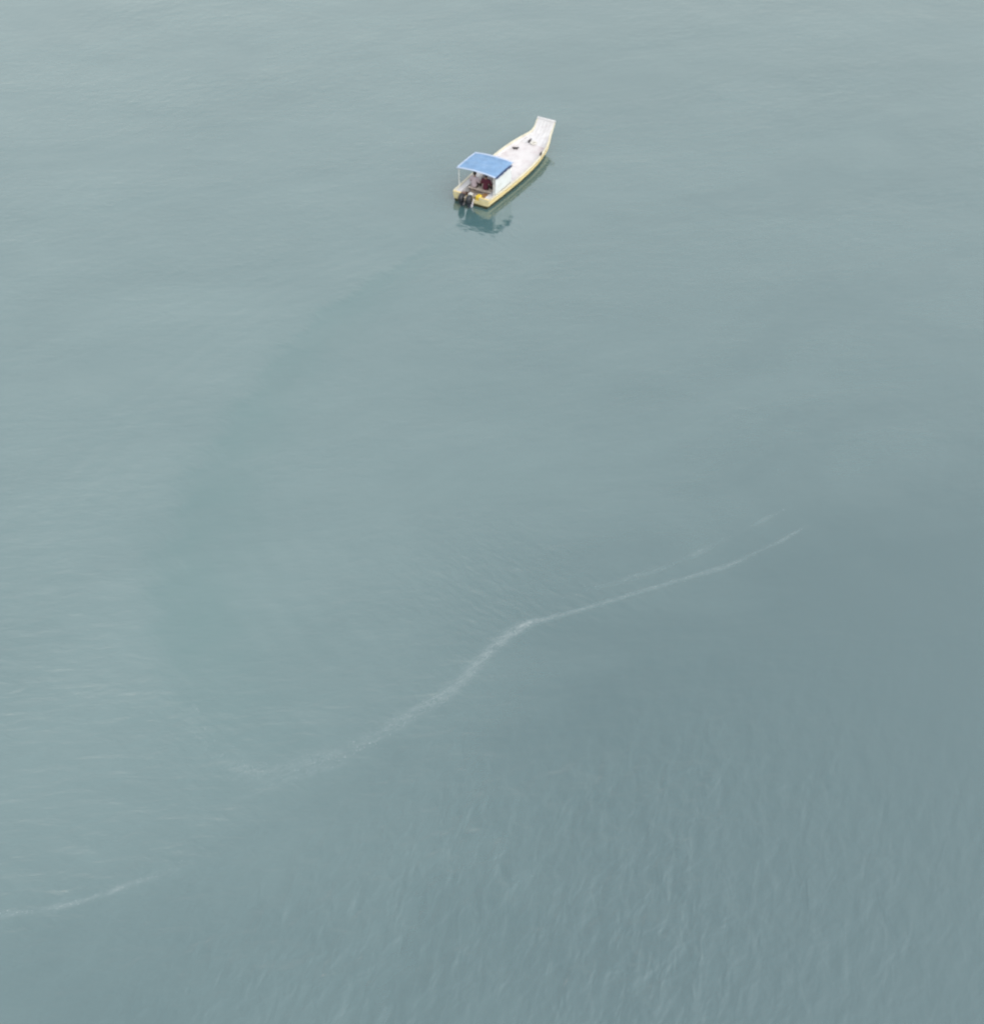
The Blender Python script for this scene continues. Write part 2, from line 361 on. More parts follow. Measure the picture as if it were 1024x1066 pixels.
# paint: shadow and reflection under the hull painted as a dark waterline band, yellow above it, cream towards the gunwale
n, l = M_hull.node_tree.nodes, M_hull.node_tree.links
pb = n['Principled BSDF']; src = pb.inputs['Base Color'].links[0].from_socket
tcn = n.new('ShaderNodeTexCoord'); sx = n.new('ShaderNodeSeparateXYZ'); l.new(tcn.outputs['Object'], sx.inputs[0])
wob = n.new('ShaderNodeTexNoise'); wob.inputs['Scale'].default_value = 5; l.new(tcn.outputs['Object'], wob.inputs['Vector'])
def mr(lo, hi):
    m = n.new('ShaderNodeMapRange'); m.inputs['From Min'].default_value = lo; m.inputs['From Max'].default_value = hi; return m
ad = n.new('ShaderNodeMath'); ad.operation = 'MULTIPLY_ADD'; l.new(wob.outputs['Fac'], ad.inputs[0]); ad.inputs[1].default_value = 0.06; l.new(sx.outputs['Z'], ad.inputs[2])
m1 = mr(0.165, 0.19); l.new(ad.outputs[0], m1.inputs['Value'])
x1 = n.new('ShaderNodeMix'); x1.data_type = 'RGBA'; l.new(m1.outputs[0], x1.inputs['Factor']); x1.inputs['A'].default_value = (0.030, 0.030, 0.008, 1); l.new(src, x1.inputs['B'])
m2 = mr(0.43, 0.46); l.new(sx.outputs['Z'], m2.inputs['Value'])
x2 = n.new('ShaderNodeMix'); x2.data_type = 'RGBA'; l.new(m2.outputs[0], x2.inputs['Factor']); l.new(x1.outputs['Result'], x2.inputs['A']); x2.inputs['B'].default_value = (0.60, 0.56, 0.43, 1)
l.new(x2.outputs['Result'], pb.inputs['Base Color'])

# gunwale rails and rubbing strakes, one of each on either side
for s in (1, -1):
    bm = bmesh.new()
    rings = []
    for x in np.linspace(0.02, 8.0, 70):
        g, z = gw(x), gz(x)
        rings.append([(x, s * (g + 0.045), z - 0.025), (x, s * (g + 0.045), z + 0.022), (x, s * (g - 0.055), z + 0.022), (x, s * (g - 0.055), z - 0.025)])
    loft_rings(bm, rings); bm_obj('gunwale_rail', bm, M_rail, boat, angle=50)
    bm = bmesh.new()
    tube(bm, [(x, s * (gw(x) - 0.012 + 0.022), gz(x) - 0.17 * min(1, (8.0 - x) / 1.5) ) for x in np.linspace(0.02, 7.5, 50)], 0.028, 6)
    bm_obj('rubbing_strake', bm, M_cream, boat)

# transom with a cut-down bay for the motors
bay0, bay1, zt = -0.48, 0.62, 0.31
prof = [(1.035, 0.50), (0.62, 0.50), (0.58, zt), (-0.44, zt), (-0.48, 0.50), (-1.035, 0.50), (-1.0, 0.25), (-0.93, 0.0), (-0.88, -0.20), (-0.45, -0.27), (0, -0.30), (0.45, -0.27), (0.88, -0.20), (0.93, 0.0), (1.0, 0.25)]
bm = bmesh.new()
a = [bm.verts.new((-0.045, y, z)) for y, z in prof]; b = [bm.verts.new((0.035, y, z)) for y, z in prof]
bm.faces.new(a); bm.faces.new(b[::-1])
for k in range(len(prof)):
    bm.faces.new((a[k], a[(k + 1) % len(prof)], b[(k + 1) % len(prof)], b[k]))
bmesh.ops.triangulate(bm, faces=[f for f in bm.faces if len(f.verts) > 4])
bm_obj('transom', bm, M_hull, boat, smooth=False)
bm = bmesh.new(); box(bm, -0.065, 0.055, 0.60, 1.03, 0.503, 0.535, 0.008); bm_obj('transom_cap', bm, M_cream, boat)
bm = bmesh.new(); box(bm, -0.065, 0.055, -1.03, -0.46, 0.503, 0.535, 0.008); bm_obj('transom_cap', bm, M_cream, boat)

def deck_strip(name, x0, x1, half0, half1, zf, material, nxs=24, nys=8, thick=0.03, camber=0.0):
    """decking between two y-limits given as functions of x"""
    bm = bmesh.new(); g = []
    for i in range(nxs + 1):
        x = x0 + (x1 - x0) * i / nxs; ya, yb = half0(x), half1(x); row = []
        for j in range(nys + 1):
            y = ya + (yb - ya) * j / nys; t = 2 * j / nys - 1
            row.append((x, y, zf(x) + camber * (1 - t * t)))
        g.append(row)
    top = [[bm.verts.new(q) for q in r] for r in g]; bot = [[bm.verts.new((q[0], q[1], q[2] - thick)) for q in r] for r in g]
    for i in range(nxs):
        for j in range(nys):
            bm.faces.new((top[i][j], top[i + 1][j], top[i + 1][j + 1], top[i][j + 1]))
            bm.faces.new((bot[i][j], bot[i][j + 1], bot[i + 1][j + 1], bot[i + 1][j]))
    for i in range(nxs):
        for j in (0, nys):
            bm.faces.new((top[i][j], bot[i][j], bot[i + 1][j], top[i + 1][j]))
    for j in range(nys):
        for i in (0, nxs):
            bm.faces.new((top[i][j], top[i][j + 1], bot[i][j + 1], bot[i][j]))
    return bm_obj(name, bm, material, boat)

# foredeck sweeping up into the prow board
DX = [2.45, 4.5, 5.6, 6.3, 6.8, 7.2, 7.45, 7.7, 8.02]; DZ = [0.33, 0.34, 0.36, 0.40, 0.46, 0.56, 0.68, 0.865, 1.235]
dz = lambda x: smooth_curve(DX, DZ, x)
inw = lambda x: gw(x) - 0.06 - max(0, 0.10 * (gz(x) - dz(x)))
deck_strip('foredeck', 2.45, 6.55, lambda x: -inw(x), lambda x: inw(x), dz, M_deck, 30, 10, camber=0.02)
NP = 5                                                      # boards of the prow
for j in range(NP):
    f0, f1 = -1 + 2 * j / NP, -1 + 2 * (j + 1) / NP
    deck_strip('prow_plank', 6.56, 7.995 + 0.008 * ((j * 7) % 3 - 1), (lambda f: lambda x: f * (inw(x) + 0.05 * min(1, max(0, (x - 7.2) / 0.5))) + 0.004)(f0),
               (lambda f: lambda x: f * (inw(x) + 0.05 * min(1, max(0, (x - 7.2) / 0.5))) - 0.004)(f1), (lambda k: lambda x: dz(x) + 0.008 + 0.004 * (k % 2) + 0.03 * min(1, max(0, (x - 7.2) / 0.4)))(j), M_white, 20, 2, 0.035)
bm = bmesh.new(); box(bm, 7.97, 8.07, -0.54, 0.54, 1.24, 1.305, 0.012, rot=Matrix.Rotation(R(-50), 4, 'Y')); bm_obj('prow_cap', bm, M_white, boat)
# transverse beam across the foredeck and a hatch lid
bm = bmesh.new(); box(bm, 4.05, 4.75, -0.42, 0.42, 0.335, 0.372, 0.008); hatch = bm_obj('hatch_lid', bm, M_deck, boat)
bm = bmesh.new(); box(bm, 4.37, 4.43, -0.10, 0.10, 0.368, 0.385, 0.004); bm_obj('handle', bm, M_grey, hatch)
# dark cleats standing on the deck
def cleat(x, y, z, ang, L=0.36):
    bm = bmesh.new(); rot = Matrix.Rotation(ang, 4, 'Z')
    def T(p): return rot @ Vector(p) + Vector((x, y, z))
    for k in (-0.07, 0.07): tube(bm, [T((k, 0, -0.03)), T((k, 0, 0.09))], [0.04, 0.034], 8)
    tube(bm, [T((-L / 2, 0, 0.125)), T((-L / 4, 0, 0.10)), T((0, 0, 0.095)), T((L / 4, 0, 0.10)), T((L / 2, 0, 0.125))], [0.03, 0.045, 0.05, 0.045, 0.03], 8)
    bm_obj('cleat', bm, M_dark, boat)
cleat(5.75, 0.62, dz(5.75), R(-62)); cleat(6.72, 0.30, dz(6.72), R(0), 0.34); cleat(5.50, -1.02, gz(5.5) + 0.015, R(5), 0.24)
bm = bmesh.new(); pts = []
for k in range(90):
    t = k / 89 * 5 * 2 * math.pi; r = 0.10 + 0.012 * (k % 37) / 6; pts.append((6.62 + r * math.cos(t), 0.02 + r * math.sin(t), dz(6.62) + 0.05 + 0.012 * (k / 18)))
tube(bm, pts, 0.014, 6); coil = bm_obj('rope_coil', bm, M_rope)
coil.parent = None; coil.matrix_world = Matrix.Translation((BO.x, BO.y, 0)) @ Matrix.Rotation(HEAD, 4, 'Z')
tag(coil, 'pale rope coil on the white foredeck near the prow board', 'rope')

# cockpit: floor, side decks with coamings, bulkhead, bench
deck_strip('cockpit_floor', 0.04, 2.44, lambda x: -0.90, lambda x: 0.90, lambda x: 0.02, M_bilge, 6, 4)
for s in (1, -1):
    deck_strip('side_deck', 0.04, 2.44, (lambda s: lambda x: s * 0.735)(s), (lambda s: lambda x: s * (gw(x) - 0.045))(s), lambda x: 0.468, M_white, 10, 2)
    bm = bmesh.new(); box(bm, 0.045, 2.435, s * 0.722 - 0.012, s * 0.722 + 0.012, 0.03, 0.50, 0.004); bm_obj('coaming', bm, M_white, boat)
bm = bmesh.new(); box(bm, 2.40, 2.447, -0.708, 0.708, 0.03, 0.43, 0.006); bm_obj('bulkhead', bm, M_white, boat)
bm = bmesh.new(); box(bm, 0.90, 1.24, -0.708, 0.708, 0.36, 0.40, 0.008); bench = bm_obj('bench', bm, M_bilge, boat)
for s in (1, -1):
    bm = bmesh.new(); box(bm, 0.98, 1.16, s * 0.55 - 0.02, s * 0.55 + 0.02, 0.022, 0.358); bm_obj('bench_support', bm, M_bilge, bench)
bm = bmesh.new(); box(bm, 0.04, 0.36, -0.708, 0.708, 0.22, 0.25, 0.006); bm_obj('motor_well_deck', bm, M_cream, boat)

# canopy
ZC = 1.58; CX0, CX1, CY = 0.42, 2.36, 1.12
def roof_z(x, y):
    t = y / CY; u = (x - CX0) / (CX1 - CX0)
    sag = 0.035 * math.sin(u * math.pi * 3) ** 2 * (1 - t * t)
    return ZC + 0.085 * (1 - t * t) + 0.02 * math.sin(u * math.pi) - sag + 0.012 * noise.noise(Vector((x * 3, y * 3, 2))) + 0.006 * noise.noise(Vector((x * 9, y * 5, 7)))
def sheet(name, xa, xb, ya, yb, off, m, nxs=26, nys=26, thick=0.012, parent=boat):
    bm = bmesh.new()
    g = [[bm.verts.new((xa + (xb - xa) * i / nxs, ya + (yb - ya) * j / nys, roof_z(xa + (xb - xa) * i / nxs, ya + (yb - ya) * j / nys) + off)) for j in range(nys + 1)] for i in range(nxs + 1)]
    for i in range(nxs):
        for j in range(nys):
            bm.faces.new((g[i][j], g[i + 1][j], g[i + 1][j + 1], g[i][j + 1]))
    o = bm_obj(name, bm, m, parent)
    md = o.modifiers.new('thickness', 'SOLIDIFY'); md.thickness = thick; md.offset = 0
    return o
canopy = sheet('canopy', CX0, CX1, -CY, CY, 0, M_tarp)
e_ = 0.11
sheet('edging', CX0 - 0.01, CX0 + e_, -CY, CY, 0.012, M_trim, 3, 26, parent=canopy)
sheet('edging', CX1 - e_, CX1 + 0.01, -CY, CY, 0.012, M_trim, 3, 26, parent=canopy)
sheet('edging', CX0 + e_ + 0.003, CX1 - e_ - 0.003, CY - 0.07, CY + 0.01, 0.012, M_trim, 20, 3, parent=canopy)
bm = bmesh.new(); tube(bm, [(x, -CY - 0.035, roof_z(x, CY) - 0.055 + 0.012 * math.sin(x * 5)) for x in np.linspace(CX0 + 0.05, CX1 - 0.22, 14)], [0.03] + [0.058 + 0.008 * math.sin(k * 2.1) for k in range(12)] + [0.035], 10)
bm_obj('rolled_side_curtain', bm, M_navy, canopy)
bm = bmesh.new(); g = []
for i in range(21):
    x = CX0 + 0.14 + (CX1 - CX0 - 0.26) * i / 20
    g.append([bm.verts.new((x, -1.045 - 0.02 * math.sin(k / 10 * math.pi) - 0.012 * math.sin(x * 9 + k * 0.3), 0.51 + (roof_z(x, 1.04) - 0.06 - 0.51) * k / 10)) for k in range(11)])
for i in range(20):
    for k in range(10): bm.faces.new((g[i][k], g[i + 1][k], g[i + 1][k + 1], g[i][k + 1]))
sp = bm_obj('side_screen', bm, M_screen, canopy); md = sp.modifiers.new('thickness', 'SOLIDIFY'); md.thickness = 0.006; md.offset = 0
posts = [(x, s * y) for x, y in ((CX0 + 0.10, 1.0), (CX1 - 0.10, 1.02)) for s in (1, -1)]
for x, y in posts:
    bm = bmesh.new(); tube(bm, [(x, y, 0.46), (x, y * 1.01, roof_z(x, y) - 0.02)], 0.022, 10); bm_obj('canopy_post', bm, M_pole, boat)
for s in (1, -1):
    bm = bmesh.new(); tube(bm, [(x, s * 1.035, roof_z(x, 1.035) - 0.035) for x in np.linspace(CX0 + 0.02, CX1 - 0.02, 6)], 0.02, 8); bm_obj('roof_rail', bm, M_pole, boat)
for x in (CX0 + 0.10, (CX0 + CX1) / 2, CX1 - 0.10):
    bm = bmesh.new(); tube(bm, [(x, y, roof_z(x, y) - 0.032) for y in np.linspace(-1.03, 1.03, 12)], 0.018, 8); bm_obj('roof_bow', bm, M_pole, boat)

# two outboard motors clamped to the transom
def outboard(y, tilt, steer):
    root = empty('outboard_motor', (-0.11, y, zt - 0.07)); root.parent = boat; root.scale = (1.22, 1.15, 1.12)
    root.rotation_euler = (0, tilt, steer)
    bm = bmesh.new()
    secs = [(-0.02, 0.10, 0.085, -0.16), (0.05, 0.15, 0.115, -0.18), (0.14, 0.175, 0.13, -0.19), (0.25, 0.17, 0.125, -0.19), (0.33, 0.13, 0.10, -0.17), (0.365, 0.07, 0.06, -0.15)]
    loft_rings(bm, [[(cx + a_ * math.copysign(abs(math.cos(t)) ** 0.7, math.cos(t)), b_ * math.copysign(abs(math.sin(t)) ** 0.7, math.sin(t)), z) for t in np.linspace(0, 2 * math.pi, 20, endpoint=False)] for z, a_, b_, cx in secs])
    bm_obj('cowling', bm, M_black, root)
    bm = bmesh.new()
    secs = [(-0.13, 0.08, 0.065, -0.16), (-0.06, 0.12, 0.10, -0.17), (-0.025, 0.15, 0.118, -0.175), (-0.005, 0.15, 0.118, -0.175)]
    loft_rings(bm, [[(cx + a_ * math.cos(t), b_ * math.sin(t), z) for t in np.linspace(0, 2 * math.pi, 16, endpoint=False)] for z, a_, b_, cx in secs])
    bm_obj('lower_pan', bm, M_leg, root)
    bm = bmesh.new()
    secs = [(-0.12, 0.075, 0.05, -0.16), (-0.45, 0.07, 0.035, -0.17), (-0.62, 0.09, 0.028, -0.18), (-0.66, 0.16, 0.06, -0.2), (-0.665, 0.16, 0.06, -0.2), (-0.70, 0.09, 0.025, -0.18), (-0.95, 0.06, 0.01, -0.16)]
    loft_rings(bm, [[(cx + a_ * math.cos(t), b_ * math.sin(t), z) for t in np.linspace(0, 2 * math.pi, 14, endpoint=False)] for z, a_, b_, cx in secs])
    tube(bm, [(-0.02, 0, -0.80), (-0.08, 0, -0.80), (-0.25, 0, -0.80), (-0.30, 0, -0.80)], [0.02, 0.055, 0.05, 0.03], 12)
    bm_obj('drive_leg', bm, M_leg, root)
    bm = bmesh.new()
    for k in range(3):
        a0 = k * 2 * math.pi / 3
        def q(r, da, dx): return bm.verts.new((-0.315 + dx, r * math.cos(a0 + da), -0.80 + r * math.sin(a0 + da)))
        ring = [q(0.035, -0.5, 0.02), q(0.10, -0.55, 0.035), q(0.13, 0, 0.01), q(0.10, 0.5, -0.02), q(0.035, 0.5, -0.02)]
        back = [bm.verts.new(v.co + Vector((-0.008, 0, 0))) for v in ring]
        bm.faces.new(ring); bm.faces.new(back[::-1])
        for i in range(5): bm.faces.new((ring[i], ring[(i + 1) % 5], back[(i + 1) % 5], back[i]))
    bm_obj('propeller', bm, M_grey, root)
    bm = bmesh.new(); box(bm, -0.10, 0.03, -0.08, 0.08, -0.30, 0.09, 0.01); box(bm, -0.06, 0.13, -0.08, 0.08, 0.075, 0.10, 0.008)
    for s in (1, -1): tube(bm, [(0.11, s * 0.05, 0.03), (0.17, s * 0.05, 0.03)], 0.012, 8)
    bm_obj('clamp_bracket', bm, M_grey, root)
    bm = bmesh.new(); tube(bm, [(-0.05, 0, 0.0), (0.10, 0.0, 0.06), (0.34, 0.02, 0.12), (0.47, 0.03, 0.13)], [0.022, 0.02, 0.018, 0.022], 8)
    bm_obj('tiller', bm, M_black, root)
    return root
outboard(0.42, R(0), R(8)); outboard(-0.08, R(4), R(-6))

# ------------------------------------------------------------------ loose gear in the stern
BM = Matrix.Translation((BO.x, BO.y, 0)) @ Matrix.Rotation(HEAD, 4, 'Z')
def place(name, x, y, z, rz):
    o = empty(name, (0, 0, 0)); o.matrix_world = BM @ Matrix.Translation((x, y, z)) @ Matrix.Rotation(rz, 4, 'Z'); return o
can = tag(place('fuel_can', 0.20, -0.33, 0.252, R(12)), 'yellow plastic fuel can standing in the stern beside the motors', 'fuel can')
bm = bmesh.new(); box(bm, -0.10, 0.10, -0.15, 0.15, 0, 0.27, 0.03); bm_obj('body', bm, M_yel, can)
bm = bmesh.new(); tube(bm, [(0, -0.09, 0.26), (0, -0.08, 0.32), (0, 0.05, 0.32), (0, 0.06, 0.26)], 0.014, 8); bm_obj('handle', bm, M_yel, can)
bm = bmesh.new(); lathe(bm, [(0.035, 0), (0.035, 0.05), (0.03, 0.055)], 12, Matrix.Translation((0, 0.11, 0.255))); bm_obj('cap', bm, M_dark, can)

jug = tag(place('jerrycan', 0.21, 0.16, 0.252, R(-8)), 'white plastic jerrycan between the two outboard motors', 'jerrycan')
bm = bmesh.new(); box(bm, -0.09, 0.09, -0.11, 0.11, 0, 0.26, 0.03); bm_obj('body', bm, M_pole, jug)
bm = bmesh.new(); tube(bm, [(0, -0.06, 0.25), (0, -0.05, 0.31), (0, 0.04, 0.31), (0, 0.05, 0.25)], 0.014, 8); bm_obj('handle', bm, M_pole, jug)
bm = bmesh.new(); lathe(bm, [(0.03, 0), (0.03, 0.05), (0.025, 0.055)], 12, Matrix.Translation((0, 0.085, 0.245))); bm_obj('cap', bm, M_brown, jug)
batt = tag(place('battery_box', 0.21, 0.57, 0.252, R(5)), 'black battery box in the port corner of the stern', 'battery')
bm = bmesh.new(); box(bm, -0.10, 0.10, -0.09, 0.09, 0, 0.17, 0.01); bm_obj('body', bm, M_dark, batt)
bm = bmesh.new(); box(bm, -0.108, 0.108, -0.098, 0.098, 0.172, 0.20, 0.008); bm_obj('lid', bm, M_brown, batt)
bm = bmesh.new(); tube(bm, [(0, -0.10, 0.08), (0, -0.104, 0.206), (0, 0.104, 0.206), (0, 0.10, 0.08)], 0.009, 6); bm_obj('strap', bm, M_grey, batt)
crate = tag(place('wooden_box', 0.66, -0.46, 0.024, R(-3)), 'brown wooden box on the cockpit floor behind the person in maroon', 'box')
for nme, a_ in (('plank', (-0.19, 0.19, -0.22, -0.20)), ('plank', (-0.19, 0.19, 0.20, 0.22)), ('plank', (-0.21, -0.19, -0.22, 0.22)), ('plank', (0.19, 0.21, -0.22, 0.22))):
    for zz in (0.02, 0.15):
        bm = bmesh.new(); box(bm, *a_, zz, zz + 0.122, 0.003); bm_obj(nme, bm, M_wood, crate)
bm = bmesh.new(); box(bm, -0.188, 0.188, -0.198, 0.198, 0.0, 0.02); bm_obj('base', bm, M_wood, crate)
for k in range(3):
    bm = bmesh.new(); box(bm, -0.21 + k * 0.142, -0.21 + k * 0.142 + 0.136, -0.215, 0.215, 0.274, 0.292, 0.003); bm_obj('lid_plank', bm, M_wood, crate)

def bucket(x, y, z, m, label):
    o = tag(place('bucket', x, y, z, 0.4), label, 'bucket', 'buckets in the stern')
    bm = bmesh.new(); lathe(bm, [(0.085, 0), (0.12, 0.22), (0.13, 0.225), (0.13, 0.24), (0.112, 0.24), (0.08, 0.02)], 18); bm_obj('body', bm, m, o)
    bm = bmesh.new(); tube(bm, [(0.122 * math.cos(t), 0.05 * math.sin(t), 0.22 + 0.07 * math.sin(t)) for t in np.linspace(0, math.pi, 10)], 0.005, 6); bm_obj('handle', bm, M_dark, o)
bucket(0.50, 0.58, 0.024, M_brown, 'brown bucket on the cockpit floor by the port side')
bucket(0.58, 0.36, 0.024, M_dark, 'dark bucket on the cockpit floor behind the person in pale pink')

def sack(x, y, z, rz, label, sx_=0.26, sy_=0.2, sz_=0.14):
    bm = bmesh.new(); bmesh.ops.create_icosphere(bm, subdivisions=4, radius=1)
    for v in bm.verts:
        c = v.co; f = 1 + 0.13 * noise.noise(c * 2.3 + Vector((x * 5, y, 0))) + 0.05 * noise.noise(c * 6)
        q = Vector((math.copysign(abs(c.x) ** 0.75, c.x) * sx_, math.copysign(abs(c.y) ** 0.75, c.y) * sy_, c.z * sz_)) * f
        q.z = max(q.z, -sz_ * 0.78); v.co = q + Vector((0, 0, sz_ * 0.78))
    o = bm_obj('sack', bm, M_sack); o.matrix_world = BM @ Matrix.Translation((x, y, z)) @ Matrix.Rotation(rz, 4, 'Z')
    tag(o, label, 'sack'); return o
sack(0.60, -0.02, 0.024, 0.3, 'pale lumpy sack lying between the dark bucket and the wooden box')

# ------------------------------------------------------------------ people sitting on the bench, facing the bow
def skin_bm(nodes, edges):
    """a tapered volume along each bone, to be fused into one surface; radius = r or (sideways, front to back)"""
    bm = bmesh.new()
    for a_, b_ in edges:
        (p0, r0), (p1, r1) = nodes[a_], nodes[b_]
        r0 = r0 if isinstance(r0, tuple) else (r0, r0); r1 = r1 if isinstance(r1, tuple) else (r1, r1)
        p0, p1 = Vector(p0), Vector(p1); n_ = max(3, int((p1 - p0).length / 0.022))
        for i in range(n_ + 1):
            t = i / n_; ry = r0[0] + (r1[0] - r0[0]) * t; rx = r0[1] + (r1[1] - r0[1]) * t
            g = bmesh.ops.create_icosphere(bm, subdivisions=2, radius=1)
            bmesh.ops.transform(bm, matrix=Matrix.Translation(p0.lerp(p1, t)) @ Matrix.Diagonal((rx, ry, min(rx, ry), 1)), verts=g['verts'])
    return bm

def remesh(bm, voxel):
    me = bpy.data.meshes.new('tmp'); bm.to_mesh(me); bm.free()
    o = bpy.data.objects.new('tmp', me); COL.objects.link(o)
    r = o.modifiers.new('r', 'REMESH'); r.mode = 'VOXEL'; r.voxel_size = voxel; r.use_smooth_shade = True
    s = o.modifiers.new('s', 'SMOOTH'); s.factor = 0.5; s.iterations = 2
    dg = bpy.context.evaluated_depsgraph_get(); dg.update()
    out = bpy.data.meshes.new_from_object(o.evaluated_get(dg)); bpy.data.objects.remove(o); out.shade_smooth(); return out

def ell(bm, c, r, M=Matrix()):
    g = bmesh.ops.create_icosphere(bm, subdivisions=3, radius=1)
    bmesh.ops.transform(bm, matrix=Matrix.Translation(c) @ M @ Matrix.Diagonal((*r, 1)), verts=g['verts'])

def person(x, y, rz, shirt, trousers, label, hands, lean=0.0):
    """seated on a bench 0.38 m over the floor; origin on the seat, +x is where the person looks"""
    root = place('person', x, y, 0.402, rz)
    tag(root, label, 'person')
    J = {}
    J['pel'] = Vector((0, 0, 0.11)); J['spine'] = Vector((0.01 + lean * 0.3, 0, 0.28)); J['chest'] = Vector((0.03 + lean * 0.8, 0, 0.44)); J['neck'] = Vector((0.03 + lean, 0, 0.585)); J['head0'] = Vector((0.05 + lean, 0, 0.66))
    for s in (1, -1):
        k = 'l' if s > 0 else 'r'
        J[k + 'hip'] = Vector((0.03, s * 0.09, 0.09)); J[k + 'knee'] = Vector((0.44, s * 0.13, 0.10)); J[k + 'ank'] = Vector((0.42, s * 0.13, -0.30)); J[k + 'toe'] = Vector((0.60, s * 0.15, -0.345))
        J[k + 'sho'] = Vector((0.02 + lean, s * 0.185, 0.52)); h = Vector(hands[0 if s > 0 else 1])
        mid = (J[k + 'sho'] + h) / 2; d = h - J[k + 'sho']; L = 0.27
        off = math.sqrt(max(0.0004, L * L - (d.length / 2) ** 2)); out = Vector((-0.5, s * 0.5, -0.7)); out = (out - d.normalized() * out.dot(d.normalized())).normalized()
        J[k + 'elb'] = mid + out * off; J[k + 'wri'] = h
    def graph(keys, rad):
        return [(tuple(J[k]), rad[k]) for k in keys]
    bodyK = ['pel', 'spine', 'chest', 'neck', 'head0', 'lhip', 'lknee', 'lank', 'ltoe', 'rhip', 'rknee', 'rank', 'rtoe', 'lsho', 'lelb', 'lwri', 'rsho', 'relb', 'rwri']
    rb = dict(pel=(0.15, 0.11), spine=(0.13, 0.10), chest=(0.15, 0.105), neck=0.055, head0=0.055, lhip=0.085, lknee=0.06, lank=0.042, ltoe=0.035, rhip=0.085, rknee=0.06, rank=0.042, rtoe=0.035, lsho=0.062, lelb=0.043, lwri=0.027, rsho=0.062, relb=0.043, rwri=0.027)
    E_ = [('pel', 'spine'), ('spine', 'chest'), ('chest', 'neck'), ('lsho', 'rsho'), ('neck', 'head0'), ('pel', 'lhip'), ('lhip', 'lknee'), ('lknee', 'lank'), ('lank', 'ltoe'), ('pel', 'rhip'), ('rhip', 'rknee'), ('rknee', 'rank'), ('rank', 'rtoe'), ('chest', 'lsho'), ('lsho', 'lelb'), ('lelb', 'lwri'), ('chest', 'rsho'), ('rsho', 'relb'), ('relb', 'rwri')]
    def build(keys, rad, grow=0.0):
        rr = {k: (tuple(q + grow for q in rad[k]) if isinstance(rad[k], tuple) else rad[k] + grow) for k in keys}
        return skin_bm(graph(keys, rr), [(keys.index(a_), keys.index(b_)) for a_, b_ in E_ if a_ in keys and b_ in keys])
    bm = build(bodyK, rb)
    hc = J['head0'] + Vector((0.02, 0, 0.10))
    ell(bm, hc, (0.098, 0.078, 0.118)); ell(bm, hc + Vector((0.045, 0, -0.06)), (0.06, 0.058, 0.06))              # skull and jaw
    ell(bm, hc + Vector((0.105, 0, -0.02)), (0.022, 0.015, 0.028))                                                # nose
    for s in (1, -1):
        ell(bm, hc + Vector((0.0, s * 0.08, -0.015)), (0.022, 0.012, 0.034)); ell(bm, hc + Vector((0.085, s * 0.032, 0.005)), (0.018, 0.018, 0.012))
    ell(bm, hc + Vector((0.095, 0, -0.065)), (0.014, 0.026, 0.010))
    for s in (1, -1):                                                                                              # hands
        k = 'l' if s > 0 else 'r'; d = (J[k + 'wri'] - J[k + 'elb']).normalized(); wv = J[k + 'wri']
        side_ = Vector((0, 0, 1)).cross(d); side_ = side_.normalized() if side_.length > 0.1 else Vector((0, 1, 0)); dn = d.cross(side_).normalized()
        if dn.z > 0: dn = -dn
        tube(bm, [wv - d * 0.02, wv + d * 0.03, wv + d * 0.085], [0.026, 0.034, 0.034], 10)
        for j, (o_, ln) in enumerate(((-0.028, 0.062), (-0.010, 0.075), (0.010, 0.070), (0.028, 0.055))):
            b0 = wv + d * 0.07 + side_ * o_; tube(bm, [b0, b0 + d * ln * 0.55, b0 + d * ln * 0.9 + dn * 0.018, b0 + d * ln + dn * 0.045], [0.010, 0.0095, 0.009, 0.008], 8)
        t0 = wv + d * 0.02 - side_ * s * 0.028; tube(bm, [t0, t0 + d * 0.03 - side_ * s * 0.022, t0 + d * 0.065 - side_ * s * 0.028 + dn * 0.015], [0.013, 0.0115, 0.009], 8)
    body = link('body', remesh(bm, 0.0085), M_skin, root)
    J['lmid'] = J['lsho'].lerp(J['lelb'], 0.75); J['rmid'] = J['rsho'].lerp(J['relb'], 0.75)
    sk = ['pel', 'spine', 'chest', 'lsho', 'lmid', 'rsho', 'rmid', 'neck']
    rs = dict(rb); rs['lmid'] = rs['rmid'] = 0.056; rs['neck'] = 0.05; keep = J['neck'].copy(); J['neck'] = J['neck'] - Vector((0, 0, 0.035))
    E_ += [('lsho', 'lmid'), ('rsho', 'rmid')]
    bm = build(sk, rs, 0.016); J['neck'] = keep
    link('shirt', remesh(bm, 0.013), shirt, root)
    J['lsh'] = J['lknee'].lerp(J['lank'], 0.85); J['rsh'] = J['rknee'].lerp(J['rank'], 0.85)
    tk = ['pel', 'lhip', 'lknee', 'lsh', 'rhip', 'rknee', 'rsh']; rt = dict(rb); rt['lsh'] = rt['rsh'] = 0.055; rt['pel'] = (0.15, 0.10)
    E_ += [('lknee', 'lsh'), ('rknee', 'rsh')]
    bm = build(tk, rt, 0.012); link('trousers', remesh(bm, 0.013), trousers, root)
    bm = bmesh.new(); bmesh.ops.create_icosphere(bm, subdivisions=4, radius=1)
    for v in bm.verts:
        c = v.co.copy(); f = 1 + 0.05 * noise.noise(c * 5) + 0.03 * noise.noise(c * 14)
        q = Vector((c.x * 0.112, c.y * 0.094, c.z * 0.128)) * f + Vector((-0.010, 0, 0.012))
        if c.z < 0.15 and c.x > -0.15: q = Vector((q.x * 0.82, q.y * 0.82, max(q.z, 0.02)))
        q.z = max(q.z, -0.085); v.co = q + hc
    bm_obj('hair', bm, M_hair, root, angle=180)
    return root
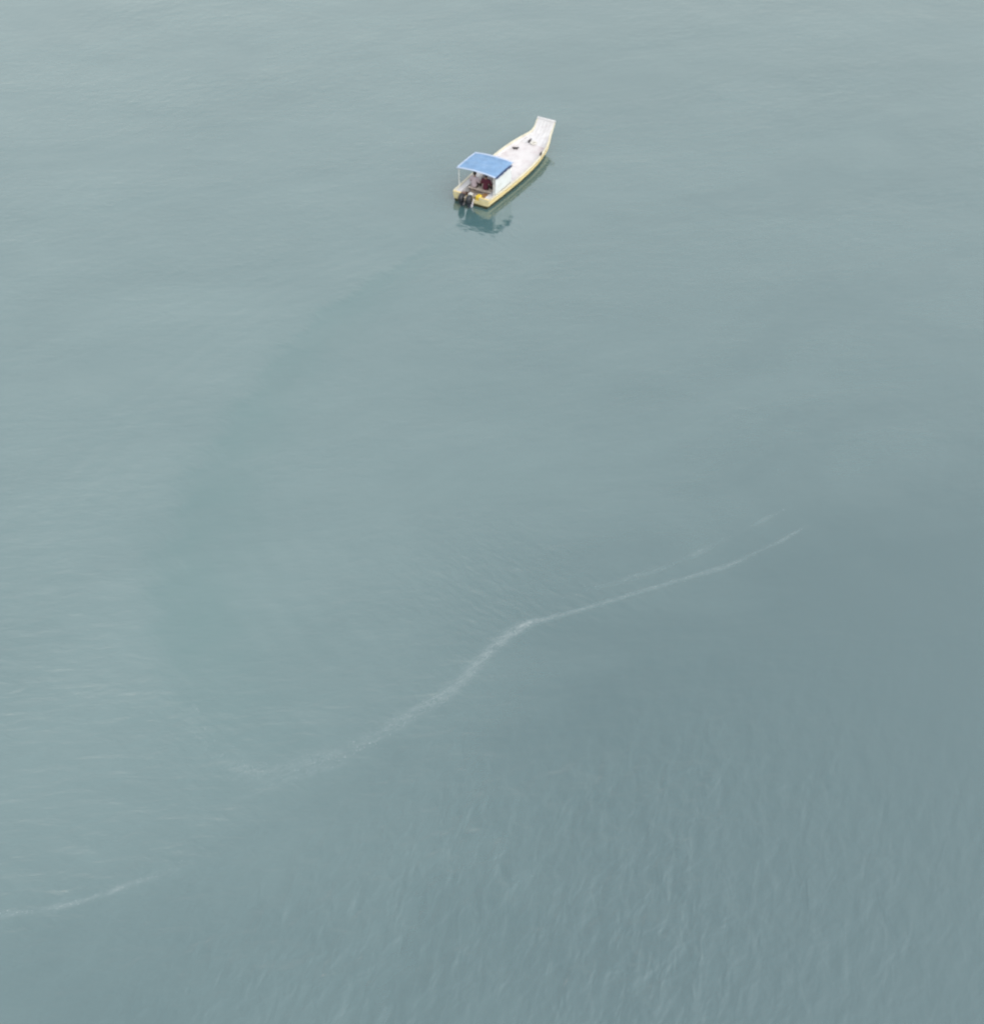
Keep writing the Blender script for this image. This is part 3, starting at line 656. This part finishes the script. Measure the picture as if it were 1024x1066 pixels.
person(1.03, 0.42, R(0), M_pink, M_trou, 'person with dark hair in a pale pink shirt, seated under the canopy edge', ((0.34, 0.17, 0.22), (0.34, -0.17, 0.22)), 0.02)
person(1.06, -0.22, R(4), M_maroon, M_trou, 'person in a dark maroon shirt seated on the starboard side of the bench', ((0.36, 0.14, 0.22), (0.36, -0.16, 0.22)), 0.05)

# ------------------------------------------------------------------ foam: drifts of small flecks lying on the water
def foam(name, line, label, seed):
    """line: (u, v, half width in m, cover)"""
    r = np.random.default_rng(seed); pts = np.array([un(a, b).xy[:] for a, b, _, _ in line]); wd = [q[2] for q in line]; cv = [q[3] for q in line]
    seg = np.linalg.norm(np.diff(pts, axis=0), axis=1); cum = np.concatenate([[0], np.cumsum(seg)])
    cs, sz = [], []
    s = 0.0
    while s < cum[-1]:
        wv = np.interp(s, cum, wd); c = np.interp(s, cum, cv)
        gap = 0.35 + 1.3 * (0.5 + 0.5 * noise.noise(Vector((s * 0.9, seed, 0)))) ** 1.5 + 0.25 * noise.noise(Vector((s * 4, seed, 3)))
        ndens = c * max(0, gap) * 0.06 * (2 * wv) / 0.000042
        i = min(len(seg) - 1, int(np.searchsorted(cum, s, side='right')) - 1); d = (pts[i + 1] - pts[i]) / seg[i]; nn = np.array([-d[1], d[0]])
        step = 0.05
        wig = 0.10 * noise.noise(Vector((s * 0.7, seed, 9))) + 0.05 * noise.noise(Vector((s * 2.4, seed, 5)))
        for _ in range(r.poisson(ndens * step)):
            off = r.normal(0, wv * 0.75) + wig
            cs.append(pts[i] + d * (s - cum[i] + r.uniform(0, step)) + nn * off); sz.append(r.lognormal(math.log(0.0032), 0.35))
        s += step
    cs = np.array(cs); z = height(cs) + 0.004
    V, Fc = [], []
    for (cx, cy), zz, q in zip(cs, z, sz):
        b0 = len(V); a0 = r.uniform(0, 6.28); st = r.uniform(1, 2.2)
        for k in range(6):
            t = a0 + k * math.pi / 3; rr_ = q * r.uniform(0.75, 1.2)
            V.append((cx + rr_ * st * math.cos(t), cy + rr_ * math.sin(t), zz))
        V.append((cx, cy, zz + q * 0.25)); Fc += [(b0 + k, b0 + (k + 1) % 6, b0 + 6) for k in range(6)]
    me = bpy.data.meshes.new(name); me.from_pydata(V, [], Fc); me.update(); me.shade_smooth()
    o = link(name, me, M_foam); tag(o, label, 'foam', kind='stuff'); return o
foam('foam', FOAM_MAIN, 'long thin white foam line bending across the middle of the water', 11)
foam('foam', FOAM_FAINT, 'faint broken foam line just above the long foam line', 12)
foam('foam', FOAM_LEFT, 'short white foam streak at the lower left edge of the water', 13)
foam('foam', FOAM_PATCH, 'pale scattered foam patch left of the long foam line', 14)
